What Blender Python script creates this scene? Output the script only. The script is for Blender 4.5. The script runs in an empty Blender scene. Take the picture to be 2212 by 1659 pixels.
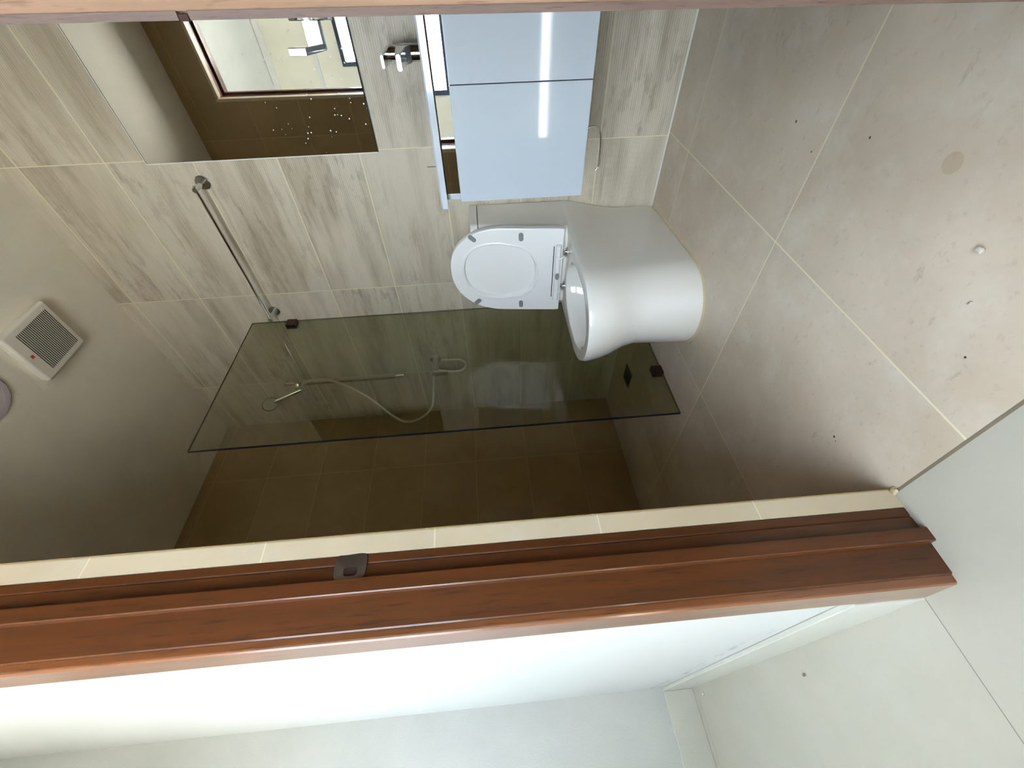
import bpy, bmesh, math, random
from mathutils import Vector, Matrix
random.seed(7)
PI = math.pi
C = bpy.context.scene.collection
sc = bpy.context.scene

# ------------------------------------------------------------------ camera
F_PX, YAW, PITCH, ROLL, CAM_H = 902.3, 0.8476, -0.0431, -0.0745, 0.7314
cy_, sy_ = math.cos(YAW), math.sin(YAW); cp_, sp_ = math.cos(PITCH), math.sin(PITCH)
fwd = Vector((-sy_*cp_, cy_*cp_, sp_)); rgt = Vector((cy_, sy_, 0)); upv = rgt.cross(fwd)
cr_, sr_ = math.cos(ROLL), math.sin(ROLL)
r2 = cr_*rgt + sr_*upv; u2 = -sr_*rgt + cr_*upv
cd = bpy.data.cameras.new('camera'); cam = bpy.data.objects.new('camera', cd); C.objects.link(cam)
cd.sensor_fit = 'HORIZONTAL'; cd.sensor_width = 36.0; cd.lens = F_PX*36.0/2212.0
cd.clip_start = 0.01; cd.clip_end = 200
M = Matrix.Identity(4)                      # the phone is held on its side: its right is the world's down
for i in range(3):
    M[i][0] = -u2[i]; M[i][1] = r2[i]; M[i][2] = -fwd[i]
M[0][3], M[1][3], M[2][3] = 0, 0, CAM_H
cam.matrix_world = M
sc.camera = cam

# ------------------------------------------------------------------ light
WORLD = 13.0
w = bpy.data.worlds.new('world'); sc.world = w; w.use_nodes = True
bg = w.node_tree.nodes['Background']
bg.inputs[0].default_value = (0.75, 0.89, 1.04, 1); bg.inputs[1].default_value = WORLD
sun = bpy.data.lights.new('sun', 'SUN'); sun.energy = 85; sun.angle = math.radians(1.0); sun.color = (1, .95, .86)
so = bpy.data.objects.new('sun', sun); C.objects.link(so)
so.rotation_euler = Vector((-.6, -.15, -.8)).to_track_quat('-Z', 'Y').to_euler()
HALL_Y = -0.95                                # far wall of the hall, window in it
WX0, WX1, WZ0, WZ1 = -0.79, 1.25, 0.90, 1.70  # the glass of the hall window
W2X0, W2X1 = -2.00, -1.60                     # unseen window added further left to brighten the hall walls
def portal(name, loc, sx, sz, rot):
    l = bpy.data.lights.new(name, 'AREA'); l.shape = 'RECTANGLE'; l.size = sx; l.size_y = sz
    l.cycles.is_portal = True
    o = bpy.data.objects.new(name, l); C.objects.link(o); o.location = loc; o.rotation_euler = rot
portal('window_portal', ((WX0+WX1)/2, HALL_Y-0.10, (WZ0+WZ1)/2), WX1-WX0, WZ1-WZ0, (PI/2, 0, PI))
portal('added_window_portal', ((W2X0+W2X1)/2, HALL_Y-0.10, (WZ0+WZ1)/2), W2X1-W2X0, WZ1-WZ0, (PI/2, 0, PI))
sc.view_settings.view_transform = 'Standard'
try: sc.view_settings.look = 'None'
except Exception: pass
sc.view_settings.gamma = 1.0
sc.view_settings.use_curve_mapping = False
sc.view_settings.exposure = 0.75
sc.cycles.max_bounces = 14; sc.cycles.diffuse_bounces = 8; sc.cycles.glossy_bounces = 6
sc.cycles.transmission_bounces = 10; sc.cycles.transparent_max_bounces = 12
sc.cycles.caustics_reflective = False; sc.cycles.caustics_refractive = False
sc.cycles.sample_clamp_indirect = 6
sc.cycles.use_denoising = True

# ------------------------------------------------------------------ materials
def srgb(r, g, b):
    f = lambda c: (c/255/12.92) if c/255 <= .04045 else ((c/255+.055)/1.055)**2.4
    return (f(r), f(g), f(b), 1)
class NT:
    def __init__(s, name):
        s.m = bpy.data.materials.new(name); s.m.use_nodes = True
        s.t = s.m.node_tree; s.b = s.t.nodes['Principled BSDF']
        s.tc = None
    def n(s, ty, **kw):
        nd = s.t.nodes.new(ty)
        for k, v in kw.items(): setattr(nd, k, v)
        return nd
    def put(s, sock, v):
        if isinstance(v, bpy.types.NodeSocket): s.t.links.new(v, sock)
        elif v is not None: sock.default_value = v
    def co(s):
        if not s.tc: s.tc = s.n('ShaderNodeTexCoord')
        return s.tc.outputs['Object']
    def sep(s):
        if not hasattr(s, '_sep'):
            s._sep = s.n('ShaderNodeSeparateXYZ'); s.t.links.new(s.co(), s._sep.inputs[0])
        return s._sep.outputs
    def ma(s, op, a, b=None, c=None):
        nd = s.n('ShaderNodeMath', operation=op); s.put(nd.inputs[0], a); s.put(nd.inputs[1], b)
        if c is not None: s.put(nd.inputs[2], c)
        return nd.outputs[0]
    def noise(s, scale, vec=None, detail=4, rough=.55, stretch=None):
        v = vec or s.co()
        if stretch:
            mp = s.n('ShaderNodeMapping'); s.put(mp.inputs['Vector'], v); mp.inputs['Scale'].default_value = stretch; v = mp.outputs[0]
        nd = s.n('ShaderNodeTexNoise'); s.put(nd.inputs['Vector'], v)
        nd.inputs['Scale'].default_value = scale; nd.inputs['Detail'].default_value = detail; nd.inputs['Roughness'].default_value = rough
        return nd.outputs['Fac']
    def ramp(s, f, a, b, c0=(0,0,0,1), c1=(1,1,1,1)):
        nd = s.n('ShaderNodeMapRange'); s.put(nd.inputs[0], f); nd.inputs[1].default_value = a; nd.inputs[2].default_value = b
        return nd.outputs[0]
    def mix(s, f, a, b, blend='MIX'):
        nd = s.n('ShaderNodeMix', data_type='RGBA', blend_type=blend)
        s.put(nd.inputs[0], f); s.put(nd.inputs[6], a); s.put(nd.inputs[7], b)
        return nd.outputs[2]
    def line(s, ax, o, P, wd):              # 1 on a joint line
        q = s.ma('DIVIDE', s.ma('SUBTRACT', ax, o), P)
        fr = s.ma('FRACT', s.ma('ADD', q, .5))
        dd = s.ma('MULTIPLY', s.ma('ABSOLUTE', s.ma('SUBTRACT', fr, .5)), P)
        return s.ma('LESS_THAN', dd, wd/2)
    def cell(s, ax, o, P): return s.ma('FLOOR', s.ma('DIVIDE', s.ma('SUBTRACT', ax, o), P))
    def bump(s, h, dist, st=1.0):
        nd = s.n('ShaderNodeBump'); s.put(nd.inputs['Height'], h); nd.inputs['Distance'].default_value = dist; nd.inputs['Strength'].default_value = st
        s.t.links.new(nd.outputs[0], s.b.inputs['Normal'])
    def base(s, c): s.put(s.b.inputs['Base Color'], c)
    def rough(s, r): s.put(s.b.inputs['Roughness'], r)
def plain(name, col, rough=.5, metal=0, coat=0, spec=None):
    k = NT(name); k.base(col); k.rough(rough); k.b.inputs['Metallic'].default_value = metal
    k.b.inputs['Coat Weight'].default_value = coat; k.b.inputs['Coat Roughness'].default_value = .04
    if spec is not None: k.b.inputs['Specular IOR Level'].default_value = spec
    return k.m
def painted(name, col, rough=.6, amt=.04, bump=.0006):
    k = NT(name); n = k.noise(2.2); n2 = k.noise(220, detail=2)
    c2 = tuple(max(0, x*(1-amt*3)) for x in col[:3]) + (1,)
    k.base(k.mix(k.ramp(n, .42, .72), col, c2)); k.rough(rough); k.bump(n2, bump)
    return k.m

GROUT = srgb(222, 212, 180)
def ribbed_tile():                          # mirror wall: 600 x 300 tiles, streaked and finely ribbed along their length
    k = NT('ribbed_wall_tile'); X, Y, Z = k.sep()
    cx, cz = k.cell(X, -.5726, .596), k.cell(Z, .2637, .3)
    wn = k.n('ShaderNodeTexWhiteNoise', noise_dimensions='2D')
    cb = k.n('ShaderNodeCombineXYZ'); k.put(cb.inputs[0], cx); k.put(cb.inputs[1], cz); k.put(wn.inputs['Vector'], cb.outputs[0])
    off = k.n('ShaderNodeVectorMath', operation='MULTIPLY_ADD')
    k.put(off.inputs[0], wn.outputs['Color']); off.inputs[1].default_value = (7, 7, 7); k.put(off.inputs[2], k.co())
    v = off.outputs[0]
    st1 = k.noise(1.0, v, 4, .55, (1.7, 1, 11)); st2 = k.noise(1.0, v, 4, .6, (4, 1, 42)); st3 = k.noise(1.0, v, 3, .5, (8, 1, 210))
    blot = k.noise(26, v, 3, .65, (.45, 1, 1.1)); big = k.noise(1.6, v, 3, .5)
    a = k.mix(k.ramp(st1, .46, .72), srgb(202, 192, 172), srgb(164, 152, 130))
    a = k.mix(k.ma('MULTIPLY', k.ma('MULTIPLY', k.ramp(st2, .52, .70), k.ramp(big, .38, .60)), .60), a, srgb(134, 118, 96))
    a = k.mix(k.ma('MULTIPLY', k.ma('MULTIPLY', k.ramp(blot, .54, .64), k.ramp(big, .45, .62)), .45), a, srgb(136, 120, 98))
    a = k.mix(k.ma('MULTIPLY', k.ramp(st3, .45, .65), .22), a, srgb(208, 200, 184))
    rib = k.ma('SINE', k.ma('MULTIPLY', Z, 2*PI/.0075))
    a = k.mix(k.ma('MULTIPLY', k.ramp(rib, .2, 1.0), k.ma('MULTIPLY_ADD', k.ramp(big, .40, .60), .20, .04)), a, srgb(112, 100, 84))
    g = k.ma('MAXIMUM', k.line(X, -.5726, .596, .0036), k.line(Z, .2637, .3, .0036))
    k.base(k.mix(g, a, GROUT)); k.rough(k.mix(g, (.42,)*3+(1,), (.85,)*3+(1,)))
    k.bump(k.ma('SUBTRACT', k.ma('MULTIPLY', rib, .25), k.ma('MULTIPLY', g, 1.0)), .0012, .7)
    return k.m
def stone_tile(name, lx, ly, tint=1.0, grout=GROUT, gw=.003, rough=.38, lay='XY', dirt=0.5, base=((186, 174, 158), (160, 147, 130)), hi=(202, 194, 182), hia=.45):
    k = NT(name); X, Y, Z = k.sep(); ax = {'X': X, 'Y': Y, 'Z': Z}
    A, B = ax[lay[0]], ax[lay[1]]
    wn = k.n('ShaderNodeTexWhiteNoise', noise_dimensions='2D')
    cb = k.n('ShaderNodeCombineXYZ'); k.put(cb.inputs[0], k.cell(A, *lx)); k.put(cb.inputs[1], k.cell(B, *ly)); k.put(wn.inputs['Vector'], cb.outputs[0])
    off = k.n('ShaderNodeVectorMath', operation='MULTIPLY_ADD')
    k.put(off.inputs[0], wn.outputs['Color']); off.inputs[1].default_value = (5, 5, 5); k.put(off.inputs[2], k.co())
    v = off.outputs[0]
    n1 = k.noise(2.6, v, 5, .6); n2 = k.noise(9, v, 5, .65); n3 = k.noise(60, v, 3, .6)
    t = lambda c: srgb(*[min(255, q*tint) for q in c])
    a = k.mix(k.ramp(n1, .35, .68), t(base[0]), t(base[1]))
    a = k.mix(k.ma('MULTIPLY', k.ramp(n2, .50, .75), hia), a, t(hi))
    a = k.mix(k.ma('MULTIPLY', k.ramp(n3, .60, .78), .35*dirt), a, t((120, 108, 92)))
    if dirt > .3:
        v2 = k.noise(14, v, 4, .7, (1, 2.2, 1)); a = k.mix(k.ma('MULTIPLY', k.ramp(v2, .64, .72), .45*dirt), a, t((130, 120, 108)))
    g = k.ma('MAXIMUM', k.line(A, lx[0], lx[1], gw), k.line(B, ly[0], ly[1], gw))
    k.base(k.mix(g, a, grout)); k.rough(k.mix(g, (rough,)*3+(1,), (.85,)*3+(1,)))
    k.bump(k.ma('SUBTRACT', k.ma('MULTIPLY', n3, .25), g), .0008, .6)
    return k
def wood(name, c0, c1, c2, rough=.35, coat=.3, axis=2, scale=1.0):
    k = NT(name); s = [26*scale]*3; s[axis] = 1.6*scale
    n1 = k.noise(1.0, None, 5, .6, tuple(s)); s2 = [150*scale]*3; s2[axis] = 12*scale
    n2 = k.noise(1.0, None, 3, .6, tuple(s2))
    a = k.mix(k.ramp(n1, .35, .7), c0, c1); a = k.mix(k.ma('MULTIPLY', k.ramp(n2, .56, .70), .6), a, c2)
    k.base(a); k.rough(rough); k.b.inputs['Coat Weight'].default_value = coat; k.b.inputs['Coat Roughness'].default_value = .16; k.b.inputs['Specular IOR Level'].default_value = .3
    k.bump(n2, .0003, .5)
    return k.m

MAT = {}
MAT['rib'] = ribbed_tile()
MAT['thresh'] = plain('threshold_grout', srgb(120, 108, 90), .85)
MAT['floor'] = None
kf = stone_tile('floor_tile', (-.5608, .588), (.3045, .6003), gw=.0035, rough=.36, dirt=.8, base=((203, 188, 170), (183, 168, 148)), hi=(216, 208, 198))
# a round tea-coloured stain and a few dark specks on one floor tile
X, Y, Z = kf.sep()
def spot(k, x0, y0, r):
    dx = k.ma('SUBTRACT', X, x0); dy = k.ma('SUBTRACT', Y, y0)
    return k.ma('LESS_THAN', k.ma('SQRT', k.ma('ADD', k.ma('MULTIPLY', dx, dx), k.ma('MULTIPLY', dy, dy))), r)
bc = kf.b.inputs['Base Color'].links[0].from_socket
c_ = kf.mix(kf.ma('MULTIPLY', spot(kf, -.269, .624, .016), .35), bc, srgb(150, 124, 86))
for sx, sy, sr in [(-.771, .458, .0028), (-.775, .449, .0014), (-.328, 1.022, .003), (-.29, .80, .0025), (-.36, .93, .002), (-.47, .40, .002)]:
    c_ = kf.mix(spot(kf, sx, sy, sr), c_, srgb(70, 60, 50))
kf.base(c_)
MAT['floor'] = kf.m
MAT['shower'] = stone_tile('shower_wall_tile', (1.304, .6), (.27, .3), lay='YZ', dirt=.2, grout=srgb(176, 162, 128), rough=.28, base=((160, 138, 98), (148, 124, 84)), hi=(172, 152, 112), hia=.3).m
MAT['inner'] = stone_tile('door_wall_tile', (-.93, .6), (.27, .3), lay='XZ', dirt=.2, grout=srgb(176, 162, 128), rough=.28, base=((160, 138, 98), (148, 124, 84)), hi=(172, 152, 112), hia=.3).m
MAT['return'] = stone_tile('door_reveal_tile', (-5, 20), (.27, .2925), lay='XZ', dirt=.1, grout=srgb(216, 204, 172), gw=.0025, rough=.4, base=((200, 184, 158), (188, 172, 146))).m
kh = stone_tile('hall_floor_tile', (-.817, 1.30), (-1.2, 4.0), gw=.0018, grout=srgb(120, 118, 110), rough=.17, dirt=.15, base=((178, 174, 162), (173, 169, 156)), hi=(184, 180, 169), hia=.3)
MAT['hallfloor'] = kh.m
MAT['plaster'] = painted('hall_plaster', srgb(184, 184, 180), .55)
k = NT('hall_plaster_scuffed'); Xp, Yp, Zp = k.sep()      # same paint with grey mop scuffs just above the skirting
sc_n = k.noise(9, None, 5, .7, (1.2, 1, 5)); zone_ = k.ma('MULTIPLY', k.ma('MULTIPLY', k.ramp(Zp, .19, .165), k.ramp(Zp, .136, .150)), k.ramp(Xp, -.9, -1.1))
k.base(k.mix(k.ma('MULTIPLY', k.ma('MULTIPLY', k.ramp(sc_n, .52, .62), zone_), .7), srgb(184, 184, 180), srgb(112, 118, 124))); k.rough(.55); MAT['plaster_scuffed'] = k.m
MAT['plaster_cream'] = painted('hall_plaster_cream', srgb(248, 244, 228), .6)
MAT['plaster_white'] = painted('hall_plaster_white', srgb(246, 246, 242), .6)
MAT['ceil'] = painted('ceiling_paint', srgb(238, 230, 212), .7)
MAT['skirt'] = painted('skirting_tile', srgb(190, 188, 178), .3, .03)
MAT['white_edge'] = plain('grout_fillet', srgb(214, 216, 208), .6)
MAT['wood'] = wood('jamb_timber', srgb(84, 42, 9), srgb(64, 32, 5), srgb(34, 15, 2), .5, .4)
MAT['wood_arch'] = wood('architrave_timber', srgb(118, 68, 34), srgb(96, 54, 24), srgb(54, 28, 12), .4, 1.0)
MAT['wood_arch'].node_tree.nodes['Principled BSDF'].inputs['Coat IOR'].default_value = 1.65
MAT['wood_arch'].node_tree.nodes['Principled BSDF'].inputs['Coat Roughness'].default_value = .22
MAT['wood_h'] = wood('head_timber', srgb(84, 42, 9), srgb(64, 32, 5), srgb(34, 15, 2), .5, .4, 0)
MAT['skin'] = wood('door_skin', srgb(100, 80, 68), srgb(88, 69, 60), srgb(60, 44, 38), .6, 0, 2, 6)
MAT['core'] = wood('raw_timber', srgb(144, 112, 88), srgb(126, 96, 72), srgb(92, 66, 50), .7, 0, 2, 2.5)
MAT['face'] = wood('door_face', srgb(122, 68, 38), srgb(104, 56, 28), srgb(66, 34, 16), .35, .3)
MAT['hole'] = plain('splintered_hollow', srgb(52, 28, 20), .9)
MAT['chrome'] = plain('chrome', (.70, .71, .72, 1), .06, 1)
MAT['brushed'] = plain('worn_steel', srgb(168, 160, 150), .34, 1)
MAT['ceramic'] = plain('ceramic', srgb(232, 228, 220), .12, 0, .6)
MAT['seat'] = plain('seat_plastic', srgb(238, 238, 236), .22, 0, .3)
MAT['rubber'] = plain('grey_rubber', srgb(128, 130, 130), .6)
MAT['gloss'] = plain('white_gloss_lacquer', srgb(178, 186, 194), .06, 0, .5)
MAT['counter'] = plain('white_counter', srgb(188, 195, 203), .12, 0, .5)
MAT['dark'] = plain('dark_gap', srgb(40, 36, 34), .8)
MAT['gap'] = plain('grey_gap', srgb(120, 122, 132), .7)
MAT['clip'] = plain('bronze_clip', srgb(62, 44, 36), .35, .6)
MAT['drain'] = plain('dark_drain', srgb(36, 30, 28), .5, .4)
MAT['fanplastic'] = plain('fan_plastic', srgb(226, 220, 206), .45)
MAT['red'] = plain('red_badge', srgb(190, 30, 50), .5)
MAT['redlight'] = plain('red_badge_mark', srgb(222, 120, 120), .5)
MAT['trim_light'] = plain('light_trim', srgb(188, 178, 180), .5)
MAT['opal'] = plain('opal_diffuser', srgb(226, 222, 216), .4)
MAT['winframe'] = plain('window_frame_paint', srgb(58, 68, 84), .4, .3)
MAT['pvc'] = plain('white_slats', srgb(236, 238, 240), .6)
MAT['concrete'] = painted('outside_paving', srgb(206, 202, 194), .9)
MAT['pebble'] = plain('plaster_crumb', srgb(178, 168, 156), .9)
MAT['leaf'] = plain('dry_leaf', srgb(120, 104, 88), .8)
MAT['water'] = plain('bowl_water', srgb(214, 216, 210), .03, 0, .3)
# mirror with dried white spots low on its left side
k = NT('mirror_silver'); Xm, Ym, Zm = k.sep()
vo = k.n('ShaderNodeTexVoronoi', feature='F1'); k.put(vo.inputs['Vector'], k.co()); vo.inputs['Scale'].default_value = 62
vs = k.n('ShaderNodeSeparateColor'); k.put(vs.inputs[0], vo.outputs['Color'])
dot = k.ma('LESS_THAN', vo.outputs['Distance'], k.ma('MULTIPLY_ADD', vs.outputs[1], .16, .05))
zone = k.ma('MULTIPLY', k.ramp(Zm, .40, 0.0), k.ramp(Xm, .26, -.05))
dot = k.ma('MULTIPLY', dot, k.ma('LESS_THAN', vs.outputs[0], k.ma('MULTIPLY', zone, .62)))
k.base(k.mix(dot, (.90, .91, .90, 1), (.95, .95, .95, 1))); k.put(k.b.inputs['Metallic'], k.ma('SUBTRACT', 1, dot)); k.rough(k.ma('MULTIPLY', dot, .7))
MAT['mirror'] = k.m
MAT['kickmirror'] = plain('polished_strip', (.90, .90, .89, 1), .0, 1)
# shower glass: clear sheet with a grey green tint in the body
k = NT('shower_glass'); t = k.t; t.nodes.remove(k.b)
tr = k.n('ShaderNodeBsdfTransparent'); tr.inputs[0].default_value = (.80, .81, .72, 1)
gl = k.n('ShaderNodeBsdfGlossy'); gl.inputs['Roughness'].default_value = 0; gl.inputs[0].default_value = (1, 1, 1, 1)
fr = k.n('ShaderNodeFresnel'); gm = k.n('ShaderNodeNewGeometry')
k.put(fr.inputs[0], k.ma('MULTIPLY_ADD', gm.outputs['Backfacing'], 1/1.52-1.52, 1.52))
mx = k.n('ShaderNodeMixShader'); k.put(mx.inputs[0], fr.outputs[0]); t.links.new(tr.outputs[0], mx.inputs[1]); t.links.new(gl.outputs[0], mx.inputs[2])
t.links.new(mx.outputs[0], t.nodes['Material Output'].inputs[0])
MAT['glass'] = k.m
MAT['glassedge'] = plain('glass_polished_edge', srgb(34, 40, 58), .15)
k = NT('window_glass'); t = k.t; t.nodes.remove(k.b)
tr = k.n('ShaderNodeBsdfTransparent'); gl = k.n('ShaderNodeBsdfGlossy'); gl.inputs['Roughness'].default_value = 0
fr = k.n('ShaderNodeFresnel'); gm = k.n('ShaderNodeNewGeometry')
k.put(fr.inputs[0], k.ma('MULTIPLY_ADD', gm.outputs['Backfacing'], 1/1.45-1.45, 1.45))
mx = k.n('ShaderNodeMixShader'); k.put(mx.inputs[0], fr.outputs[0]); t.links.new(tr.outputs[0], mx.inputs[1]); t.links.new(gl.outputs[0], mx.inputs[2])
t.links.new(mx.outputs[0], t.nodes['Material Output'].inputs[0])
MAT['winglass'] = k.m

# ------------------------------------------------------------------ mesh helpers
def box(bm, x0, x1, y0, y1, z0, z1, bev=0, seg=2):
    r = bmesh.ops.create_cube(bm, size=1)
    for v in r['verts']:
        v.co = Vector(((x0+x1)/2+v.co.x*(x1-x0), (y0+y1)/2+v.co.y*(y1-y0), (z0+z1)/2+v.co.z*(z1-z0)))
    if bev:
        es = list({e for v in r['verts'] for e in v.link_edges})
        bmesh.ops.bevel(bm, geom=es, offset=bev, segments=seg, affect='EDGES', profile=.5)
    return bm
def ring_loft(bm, rings, cap0=True, cap1=True, closed=True):
    vr = [[bm.verts.new(p) for p in r] for r in rings]
    n = len(vr[0])
    for a, b in zip(vr, vr[1:]):
        for i in range(n if closed else n-1):
            j = (i+1) % n; bm.faces.new((a[i], a[j], b[j], b[i]))
    if cap0: bm.faces.new(vr[0][::-1])
    if cap1: bm.faces.new(vr[-1])
    return vr
def prism(bm, poly, a0, a1, axis='Z', lean=0.0):
    def P(u, v, a):
        if axis == 'Z': return Vector((u+lean*a, v, a))
        if axis == 'X': return Vector((a, u, v))
        return Vector((u, a, v))
    ring_loft(bm, [[P(u, v, a0) for u, v in poly], [P(u, v, a1) for u, v in poly]])
    return bm
def tube(bm, pts, r, seg=12, cap=True):
    pts = [Vector(p) for p in pts]; rings = []; prev = None
    for i, p in enumerate(pts):
        a_, b_ = i, i
        while b_ < len(pts)-1 and (pts[b_]-p).length < 1e-7: b_ += 1
        while a_ > 0 and (pts[a_]-p).length < 1e-7: a_ -= 1
        t = (pts[b_]-pts[a_]).normalized()
        if prev is None:
            a = Vector((0, 0, 1)) if abs(t.z) < .9 else Vector((1, 0, 0)); nrm = t.cross(a).normalized()
        else:
            nrm = (prev - t*prev.dot(t)).normalized()
        prev = nrm; bn = t.cross(nrm); rr = r[i] if isinstance(r, (list, tuple)) else r
        rings.append([p + (nrm*math.cos(2*PI*k/seg)+bn*math.sin(2*PI*k/seg))*rr for k in range(seg)])
    ring_loft(bm, rings, cap, cap)
    return bm
def cyl(bm, p0, p1, r, seg=32, bev=0):
    p0, p1 = Vector(p0), Vector(p1); d = (p1-p0); L = d.length; d.normalize()
    if bev: return tube(bm, [p0, p0+d*bev, p1-d*bev, p1], [r-bev, r, r, r-bev], seg)
    return tube(bm, [p0, p1], r, seg)
def catmull(P, n=8):
    P = [Vector(p) for p in P]; out = []
    Q = [P[0]*2-P[1]] + P + [P[-1]*2-P[-2]]
    for i in range(1, len(Q)-2):
        for k in range(n):
            t = k/n
            out.append(.5*((2*Q[i]) + (Q[i+1]-Q[i-1])*t + (2*Q[i-1]-5*Q[i]+4*Q[i+1]-Q[i+2])*t*t + (3*Q[i]-Q[i-1]-3*Q[i+1]+Q[i+2])*t**3))
    out.append(P[-1]); return out
def obj(name, bm, mat, parent=None, smooth=40, local=False, mats=None, origin=None):
    bmesh.ops.recalc_face_normals(bm, faces=bm.faces)
    me = bpy.data.meshes.new(name); bm.to_mesh(me); bm.free()
    if smooth is not None:
        for p in me.polygons: p.use_smooth = True
        try: me.set_sharp_from_angle(angle=math.radians(smooth))
        except Exception: pass
    o = bpy.data.objects.new(name, me); C.objects.link(o)
    if smooth is not None and len(me.polygons):
        wnm = o.modifiers.new('weighted_normal', 'WEIGHTED_NORMAL'); wnm.keep_sharp = True; wnm.weight = 100
    for m_ in (mats or [mat]): me.materials.append(MAT[m_])
    if parent is not None:
        o.parent = parent
        if not local:
            off = Vector((0, 0, 0)); q = parent
            while q is not None: off += Vector(q.location); q = q.parent
            me.transform(Matrix.Translation(-off))
    elif origin is not None:
        me.transform(Matrix.Translation(-Vector(origin))); o.location = origin
    return o
def thing(name, loc, label=None, cat=None, group=None, kind=None, rot=(0, 0, 0)):
    o = bpy.data.objects.new(name, None); C.objects.link(o); o.location = loc; o.rotation_euler = rot
    return tag(o, label, cat, group, kind)
def tag(o, label=None, cat=None, group=None, kind=None):
    if label: o['label'] = label
    if cat: o['category'] = cat
    if group: o['group'] = group
    if kind: o['kind'] = kind
    return o
def plabel(o, label): o['label'] = label; return o
B = bmesh.new

# ------------------------------------------------------------------ room shell
D = 1.7036; LX = -2.136; H = 2.4315; RX = 0.16; YW = 0.314; YH = 0.155; HX = -2.17; HH = 2.85; RHX = 1.75
def struct(name, bm, mat, label=None, **kw):
    o = obj(name, bm, mat, smooth=None, **kw); tag(o, label, None, None, 'structure'); return o
struct('floor', box(B(), LX-.1, RX+.1, YW-.006, D+.1, -.1, 0), 'floor', 'beige stone tile floor of the bathroom with cream joints')
struct('floor_hall', box(B(), HX-.1, RHX+.1, HALL_Y-.2, YW-.010, -.1, 0), 'hallfloor', 'pale polished tile floor of the hall')
struct('ceiling', box(B(), LX-.1, RX+.1, YW-.02, D+.1, H, H+.1), 'ceil', 'painted ceiling over the bathroom')
struct('ceiling_hall', prism(B(), [(HALL_Y-.1, 2.27), (HALL_Y, 2.31), (YH, 2.85), (YH, 2.95), (HALL_Y-.1, 2.40)], HX-.1, RHX+.1, 'X'), 'plaster_white', 'white raked ceiling over the hall')
struct('wall_back', box(B(), LX-.1, RX+.1, D, D+.1, 0, H), 'rib', 'streaked ribbed tile wall carrying mirror, vanity and toilet')
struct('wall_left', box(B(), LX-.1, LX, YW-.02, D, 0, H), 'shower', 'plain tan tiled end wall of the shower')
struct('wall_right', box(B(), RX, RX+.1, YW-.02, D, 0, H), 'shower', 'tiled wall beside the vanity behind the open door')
# door wall: tiled inside, plastered on the hall side, with the opening between DX0 and DX1 (its left side leans a little)
DX0, DX1, DZ, LEAN = -.735, .012, 2.215, .0115
def wall_with_opening(y0, y1, x0, x1, zt, xa, xb, z0, z1, lean=0.0):
    bm = B()
    def quadblock(xl0, xr0, xl1, xr1, za, zb):
        r0 = [Vector(p) for p in ((xl0, y0, za), (xr0, y0, za), (xr0, y1, za), (xl0, y1, za))]
        r1 = [Vector(p) for p in ((xl1, y0, zb), (xr1, y0, zb), (xr1, y1, zb), (xl1, y1, zb))]
        ring_loft(bm, [r0, r1])
    quadblock(x0, xa, x0, xa+lean*z1, 0, z1)
    quadblock(xb, x1, xb, x1, 0, z1)
    quadblock(x0, x1, x0, x1, z1, zt)
    if z0 > 0: quadblock(xa, xb, xa, xb, 0, z0)
    return bm
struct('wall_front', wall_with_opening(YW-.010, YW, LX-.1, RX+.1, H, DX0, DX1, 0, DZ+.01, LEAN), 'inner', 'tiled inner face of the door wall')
struct('wall_hall_near', wall_with_opening(YH, YW-.0105, HX-.1, RHX+.1, HH, DX0-.006, DX1+.006, 0, DZ+.016, LEAN), 'plaster_scuffed', 'bright white plaster wall left of the door frame')
struct('wall_hall_left', box(B(), HX-.1, HX, HALL_Y-.1, YH, 0, HH), 'plaster', 'pale plaster wall closing the hall on the left')
struct('wall_hall_right', box(B(), RHX, RHX+.1, HALL_Y-.1, YH, 0, HH), 'plaster_cream', 'plaster wall closing the hall on the right')
# far hall wall with the window
SZ0, SZ1 = .205, .268                         # glazed slot added low in the far wall to streak the vanity doors with glare
def far_wall():
    bm = B(); y0, y1 = HALL_Y-.12, HALL_Y
    box(bm, HX-.1, RHX+.1, y0, y1, 0, SZ0); box(bm, HX-.1, RHX+.1, y0, y1, SZ1, WZ0-.03); box(bm, HX-.1, RHX+.1, y0, y1, WZ1+.03, 2.308)
    box(bm, HX-.1, -1.5, y0, y1, SZ0, SZ1); box(bm, 1.0, RHX+.1, y0, y1, SZ0, SZ1)
    for xa, xb in ((HX-.1, W2X0-.03), (W2X1+.03, WX0-.03), (WX1+.03, RHX+.1)): box(bm, xa, xb, y0, y1, WZ0-.03, WZ1+.03)
    return bm
struct('wall_hall_far', far_wall(), 'plaster_cream', 'cream plaster hall wall seen only in the mirror')
for wn_, xa, xb, lb in (('window_1', WX0, WX1, 'dark framed hall window reflected in the mirror'), ('added_window_left', W2X0, W2X1, 'unseen dark framed window added at the left end to brighten the hall')):
    win = thing(wn_, ((xa+xb)/2, HALL_Y-.05, WZ0-.03), lb, kind='structure')
    bm = B(); y0, y1 = HALL_Y-.07, HALL_Y+.008
    box(bm, xa-.03, xa, y0, y1, WZ0-.03, WZ1+.03, .003); box(bm, xb, xb+.03, y0, y1, WZ0-.03, WZ1+.03, .003)
    box(bm, xa, xb, y0, y1, WZ0-.03, WZ0, .003); box(bm, xa, xb, y0, y1, WZ1, WZ1+.03, .003)
    obj('window_frame', bm, 'winframe', win)
    obj('window_pane', box(B(), xa, xb, HALL_Y-.05, HALL_Y-.046, WZ0, WZ1), 'winglass', win, None)
win = thing('added_glare_slot', (-.25, HALL_Y-.05, SZ0), 'narrow low glazed slot added to make the bright stripe in the vanity doors', kind='structure')
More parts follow.
